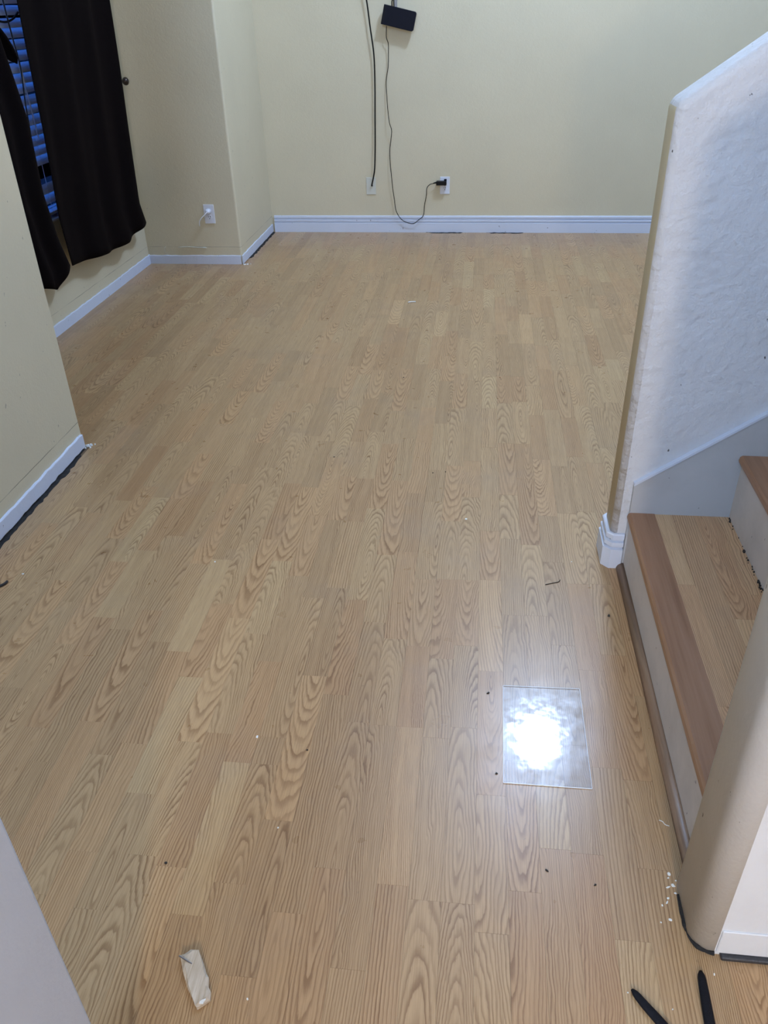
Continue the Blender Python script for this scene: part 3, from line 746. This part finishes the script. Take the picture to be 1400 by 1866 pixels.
# ------------------------------------------------------------------ staircase
st = empty('staircase', (XRISE, 1.55, 0)); tag(st, 'oak staircase with painted risers climbing right between two white walls', 'stairs')
ya, yb_ = YH1 + 0.001, YS0 - 0.013
for i in range(6):
    x = XRISE + i * RUN; z = ZT * (i + 1)
    MB().box((x, ya, max(0.0005, ZT * i - 0.03)), (x + 0.016, yb_, z - 0.022)).build('riser', M['riser'], st)
    tr = MB().box((x + 0.016, ya, z - 0.022), (x + RUN + 0.0, yb_, z - 0.006)).build('tread', M['subfloor'], st)
    # stained nosing with rounded lip
    prof = [(x - 0.012, z - 0.014), (x - 0.010, z - 0.004), (x - 0.004, z + 0.0005), (x + 0.066, z), (x + 0.066, z - 0.022), (x - 0.006, z - 0.022), (x - 0.011, z - 0.019)]
    no = MB().prism(prof, ya, yb_, 'Y').build('nosing', M['nosing'], st)
    rr = random.Random(40 + i)
    xs = [x + 0.066, x + 0.112, x + 0.178, x + 0.244, x + RUN]
    cuts = {0: [[1.30, 1.73], [1.245], [1.50, 1.60], [1.58, 1.70]]}.get(i, [[1.3], [1.6], [1.2, 1.8], [1.5]])
    for j in range(4):
        ys = [ya] + cuts[j] + [yb_]
        for a, b in zip(ys, ys[1:]):
            g = 0.0002
            vs = [(xs[j] + g, a + g, z - 0.006), (xs[j + 1] - g, a + g, z - 0.006), (xs[j + 1] - g, b - g, z - 0.006), (xs[j] + g, b - g, z - 0.006)]
            vs += [(p[0], p[1], z - 0.0015) for p in vs]
            fs = [(4, 5, 6, 7), (0, 1, 5, 4), (1, 2, 6, 5), (2, 3, 7, 6), (3, 0, 4, 7)]
            me = bpy.data.meshes.new('tread_strip'); me.from_pydata(vs, [], fs); ul = me.uv_layers.new(name='UVMap'); cxx, cyy = (xs[j] + xs[j + 1]) / 2, (a + b) / 2
            ul.data.foreach_set('uv', [q for f_ in fs for k in f_ for q in (vs[k][0] - cxx, vs[k][1] - cyy)])
            ca = me.color_attributes.new('rnd', 'FLOAT_COLOR', 'POINT'); rv = (rr.random(), rr.random(), rr.random(), rr.random())
            ca.data.foreach_set('color', list(rv) * 8)
            s_ = link_mesh('tread_strip', me, M['tread'], tr)
# skirt board along the far stair wall; an added white strip stands for its lit upper edge
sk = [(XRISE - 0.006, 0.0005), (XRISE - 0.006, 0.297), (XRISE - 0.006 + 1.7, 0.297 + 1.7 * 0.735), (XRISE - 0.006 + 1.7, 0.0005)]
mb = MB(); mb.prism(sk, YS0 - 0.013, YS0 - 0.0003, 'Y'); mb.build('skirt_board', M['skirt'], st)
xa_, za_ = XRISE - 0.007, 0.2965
MB().prism([(xa_, za_), (xa_ + 1.7, za_ + 1.7 * 0.735), (xa_ + 1.7, za_ + 1.7 * 0.735 + 0.008), (xa_, za_ + 0.008)], YS0 - 0.017, YS0 - 0.0003, 'Y').build('skirt_lit_edge', M['trim'], st)
# brown quarter-round at the foot of the first riser
qr = [(XRISE, 0.0)] + [(XRISE - 0.021 * math.cos(a), 0.021 * math.sin(a)) for a in [math.pi / 2 * k / 6 for k in range(7)]]
MB().prism(qr, YH1 + 0.001, YS0 - 0.016, 'Y').build('shoe_moulding', M['quarter'], st, True)
# dirty crumbs of filler along the foot of the second riser
rr = random.Random(8); mb = MB()
for i in range(38):
    y = rr.uniform(1.72, 2.06) if i % 3 else rr.uniform(1.70, 1.76); x = XRISE + RUN - rr.uniform(0.0, 0.007)
    r = rr.uniform(0.0007, 0.0021); mb.box((x - r, y - r * 1.5, ZT - 0.0015), (x + r, y + r * 1.5, ZT + r * 1.2))
tag(mb.build('filler_crumbs', M['crumb'], st), kind='stuff')

# ------------------------------------------------------------------ clear sheet on the floor
sh = empty('clear_sheet', (0.207, 1.372, 0.0)); tag(sh, 'clear rectangular acrylic sheet lying on the floor in the bright glare', 'plastic sheet')
q = [(0.1065, 1.2190), (0.3030, 1.2200), (0.3045, 1.5300), (0.1105, 1.5250)]
me = MB().prism([(a, b) for a, b in q], 0.0003, 0.0023)
me.build('sheet', M['acrylic'], sh)
mb = MB()
for i in range(4):
    a, b = Vector((*q[i], 0)), Vector((*q[(i + 1) % 4], 0)); n_ = Vector(((b - a).y, -(b - a).x, 0)).normalized(); e = 0.0008
    mb.prism([tuple(v[:2]) for v in (a, b, b + n_ * e, a + n_ * e)], 0.0003, 0.0025)
mb.build('sawn_edge', M['acrylic_edge'], sh)

# ------------------------------------------------------------------ debris on the floor
def fl(px, py, z=0.0):
    d = RIGHT * (px - 700) + DOWN * (py - 933) + FWD * 1457; return EYE + d * ((z - EYE.z) / d.z)
wc = empty('wood_scrap', (-0.465, 0.735, 0)); tag(wc, 'splintered pale wood scrap with a nail, lying on the floor at lower left', 'wood scrap')
pts = [tuple(fl(a, b, 0.006).xy) for a, b in ((328, 1742.3), (338, 1737.5), (347.4, 1731.4), (361.7, 1730.9), (368, 1747.4), (373, 1761), (377, 1774.9), (380.6, 1782.9), (379.4, 1798.9),
       (384.6, 1808), (383.4, 1821.7), (371, 1830), (358.9, 1837.7), (349.7, 1817), (344, 1805), (341.7, 1798.9), (333.7, 1771.4), (330.5, 1755))]
bm = bmesh.new(); rr = random.Random(2)
ct = Vector((sum(p[0] for p in pts) / len(pts), sum(p[1] for p in pts) / len(pts), 0))
lo = [bm.verts.new((p[0], p[1], 0.0003)) for p in pts]
mid = [bm.verts.new((p[0] + rr.uniform(-.001, .001), p[1], 0.007 + rr.uniform(-0.002, 0.002))) for p in pts]
top = []
for p in pts:
    d = ct - Vector((p[0], p[1], 0)); k = 0.14
    top.append(bm.verts.new((p[0] + d.x * k * 1.6, p[1] + d.y * k * 0.4, 0.0105 + rr.uniform(-0.0008, 0.0008))))
n = len(pts)
for a, b in ((lo, mid), (mid, top)):
    for i in range(n): bm.faces.new((a[i], a[(i + 1) % n], b[(i + 1) % n], b[i]))
bm.faces.new(top); bm.faces.new(lo[::-1]); bmesh.ops.recalc_face_normals(bm, faces=bm.faces[:])
me = bpy.data.meshes.new('splinter'); bm.to_mesh(me); bm.free(); link_mesh('splinter', me, M['chunk'], wc)
MB().tube([fl(326.5, 1741.5, 0.015), fl(350.3, 1756.6, 0.0100)], [0.0015, 0.0014], 7).build('nail', M['steel'], wc)
MB().prism([tuple(fl(a, b, 0.011).xy) for a, b in ((363, 1829), (364, 1825), (369, 1821.5), (375, 1819.5), (375, 1822), (371.5, 1826), (370, 1829.5))], 0.0098, 0.0116).build('paint_patch', M['chip'], wc)

def handle(pts, rs, label):
    o = MB().tube(smooth_path(pts, 4), rs, 12, flat=0.55).build('black_strap', M['rubber'], smooth=True); tag(o, label, 'strap')
hn = 4 * 3 + 1
rs = [0.0025, 0.0062, 0.0074, 0.0078] + [0.0083 + 0.0003 * i for i in range(hn - 4)]
handle([(0.326, 0.786, 0.005), (0.345, 0.760, 0.006), (0.372, 0.727, 0.0062), (0.43, 0.65, 0.0062)], rs, 'black strap end on the floor, the left one of two at lower right')
handle([(0.4545, 0.831, 0.005), (0.4525, 0.800, 0.006), (0.450, 0.745, 0.0062), (0.446, 0.65, 0.0062)], rs, 'black strap end on the floor, nearest the white wall corner')

def chip(name, x, y, sx, sy, h, rot_, mat, label, cat, grp, seed):
    rr = random.Random(seed); n = 7; bm = bmesh.new(); lo, up = [], []
    for i in range(n):
        a = 2 * math.pi * i / n; r = rr.uniform(0.65, 1.15); px, py = sx * r * math.cos(a), sy * r * math.sin(a)
        X, Y = x + px * math.cos(rot_) - py * math.sin(rot_), y + px * math.sin(rot_) + py * math.cos(rot_)
        lo.append(bm.verts.new((X, Y, 0.0001))); up.append(bm.verts.new((X * 0.8 + x * 0.2, Y * 0.8 + y * 0.2, h * rr.uniform(0.7, 1.2))))
    for i in range(n): bm.faces.new((lo[i], lo[(i + 1) % n], up[(i + 1) % n], up[i]))
    bm.faces.new(up); bm.faces.new(lo[::-1]); bmesh.ops.recalc_face_normals(bm, faces=bm.faces[:])
    me = bpy.data.meshes.new(name); bm.to_mesh(me); bm.free(); return tag(link_mesh(name, me, mat), label, cat, grp)
G1 = 'white paint flakes beside the near stair wall'
for i, (px, py, a, b) in enumerate([(1220, 1593, 6, 9), (1218, 1600, 4, 3), (1227, 1614, 7, 7), (1218, 1617, 4, 9), (1231, 1628, 5, 4), (1218, 1637, 5, 4), (1216, 1645, 8, 3), (1207, 1650, 5, 3), (1222, 1676, 6, 5), (1205, 1681, 3, 3), (1232, 1605, 3, 3)]):
    p = fl(px, py); k = 0.00062
    chip('paint_flake', p.x, p.y, a * k, b * k, 0.0012, i * 0.7, M['chip'], 'white paint flake scattered on the floor beside the near stair wall', 'paint flake', G1, 60 + i)
ones = [(469, 1343, 4, 5, 'chip', 'white plaster crumb on the floor between two brown strips, left of the glare'), (850, 946, 5, 3, 'chip', 'white chip lying in the middle of the floor'),
        (392, 1024, 3, 2, 'chip', 'tiny pale crumb on a floor joint at middle left'), (507, 1509, 3, 3, 'chip', 'tiny white crumb on the floor left of centre near the front'),
        (451, 1821, 3, 4, 'chip', 'small white crumb to the right of the wood scrap'), (1144, 1809, 2, 2, 'chip', 'tiny white crumb at the tip of the left black strap'),
        (1226, 1840, 2, 2, 'chip', 'tiny white crumb between the two black straps'), (1302, 1776, 2, 3, 'chip', 'tiny white crumb beside the right black strap'),
        (1042, 1024, 2, 2, 'chip', 'tiny pale crumb near the crack line by the stair wall'), (42, 1046, 3, 3, 'chip', 'white crumb beside the dark stick at the left edge'),
        (1110, 1122, 5, 5, 'crumb', 'dark crumb on the floor by the brown moulding'), (890, 1263, 7, 3, 'crumb', 'dark fleck on the floor left of the clear sheet'),
        (609, 833, 3, 2, 'crumb', 'black speck on the floor, left of middle'), (560, 1367, 3, 3, 'crumb', 'dark speck on the floor, front middle'),
        (302, 1573, 5, 4, 'crumb', 'dark crumb on the floor above the wood scrap'), (997, 1587, 3, 6, 'crumb', 'thin dark crumb below the clear sheet'),
        (1085, 1613, 3, 4, 'crumb', 'dark crumb on the floor left of the white paint flakes'), (905, 1410, 5, 3, 'crumb', 'dark fleck by the lower left corner of the clear sheet'),
        (736, 688, 3, 2, 'crumb', 'dark speck on the floor far from the stairs'), (789, 862, 3, 2, 'crumb', 'reddish dark speck in the middle of the floor'),
        (812, 860, 2, 2, 'crumb', 'black speck on the floor in the middle, right one')]
for i, (px, py, a, b, mt_, lb) in enumerate(ones):
    p = fl(px, py); k = (p - EYE).length / 1457 * 0.55
    chip('crumb', p.x, p.y, a * k, b * k * 1.3, 0.0022, i * 0.9, M[mt_], lb, 'crumb', None, 90 + i)
def line_thing(name, pix, r, mat, label, cat, z=0.002):
    o = MB().tube(smooth_path([(*fl(*p).xy, z) for p in pix], 3), r, 6).build(name, mat, smooth=True); tag(o, label, cat)
line_thing('floor_crack', [(994, 1066), (1008, 1063), (1018, 1061), (1021, 1057)], 0.0012, M['crumb'], 'thin dark line for a crack in the floor left of the stair moulding', 'splinter', 0.0013)  # a crack in the floor, built as a thin dark tube
line_thing('paint_sliver', [(744, 552), (750, 551), (758, 551)], 0.0035, M['chip'], 'pale sliver on the far part of the floor', 'sliver', 0.0035)
line_thing('white_thread', [(1201, 1495), (1208, 1498), (1212, 1503), (1220, 1506)], 0.0009, M['chip'], 'curly white thread on the floor by the brown moulding', 'thread', 0.0011)
line_thing('dark_stick', [(-30, 1085), (-6, 1073), (8, 1066), (14, 1061)], 0.0042, M['crumb'], 'dark broken stick at the left edge of the floor', 'stick', 0.0042)
# broken plaster at the foot of the near left wall's corner
for i, (dx, dy, s) in enumerate([(0.010, 0.006, 0.010), (0.022, 0.014, 0.007), (0.026, -0.004, 0.006), (0.006, -0.012, 0.006), (0.034, 0.024, 0.004)]):
    chip('plaster_bit', XP + dx, YP + dy, s, s * 0.8, 0.008 if i < 2 else 0.004, i, M['chip'], 'crumbled white plaster at the foot of the near left wall corner', 'plaster', 'plaster bits at the near left corner', 130 + i)
for i, (dx, dy, s) in enumerate([(0.012, -0.012, 0.012), (0.035, -0.010, 0.009), (0.055, -0.006, 0.005)]):
    chip('plaster_bit', XA + dx, YJ + dy, s, s * 0.6, 0.005, i, M['chip'], 'crumbled white plaster at the foot of the jog corner by the back wall', 'plaster', 'plaster bits at the jog corner', 150 + i)

# ------------------------------------------------------------------ ground outside the window
struct('ground_outside', MB().box((-14, -4, -0.5), (XW - 0.4, 12, -0.45)), M['ground'])

# ------------------------------------------------------------------ lamps
def lamp(name, spec, label, standing=False):
    """bare glowing bulb on a ceiling stem or on a floor stand"""
    x, y, z = spec['loc']; r = spec['r']
    t = empty(name, (x, y, z)); tag(t, label, 'lamp')
    ld = bpy.data.lights.new('bulb', 'POINT'); ld.color = spec['col']; ld.energy = spec['power']; ld.shadow_soft_size = r
    lo_ = bpy.data.objects.new('bulb', ld); COL.objects.link(lo_); lo_.parent = t
    if standing:
        zs_ = z - r - 0.06
        MB().lathe([(0.13, 0.0), (0.13, 0.015), (0.03, 0.03)], (x, y, 0), 'Z', 24).build('base', M['bronze'], t, True)
        MB().tube([(x, y, 0.028), (x, y, zs_ + 0.005)], 0.011, 10).build('pole', M['bronze'], t, True)
        MB().lathe([(0.012, 0.0), (0.026, 0.01), (0.026, 0.05)], (x, y, zs_), 'Z', 16).build('socket', M['bronze'], t, True)
        return
    zc = z + r + 0.01
    MB().lathe([(0.028, 0.0), (0.028, 0.05), (0.010, 0.06)], (x, y, zc), 'Z', 16).build('socket', M['bronze'], t, True)
    MB().tube([(x, y, zc + 0.055), (x, y, ZC - 0.028)], 0.008, 10).build('stem', M['bronze'], t, True)
    MB().lathe([(0.02, -0.03), (0.06, -0.02), (0.06, -0.001)], (x, y, ZC), 'Z', 20).build('canopy', M['bronze'], t, True)
lamp('pendant_lamp', ROOM_LAMP, 'bare bulb pendant lamp on the living room ceiling')
lamp('entry_lamp', ENTRY_LAMP, 'bare bulb pendant lamp high in the entry behind the camera')
lamp('standing_lamp', HALL_LAMP, 'warm bulb standing lamp in the hall behind the camera', True)
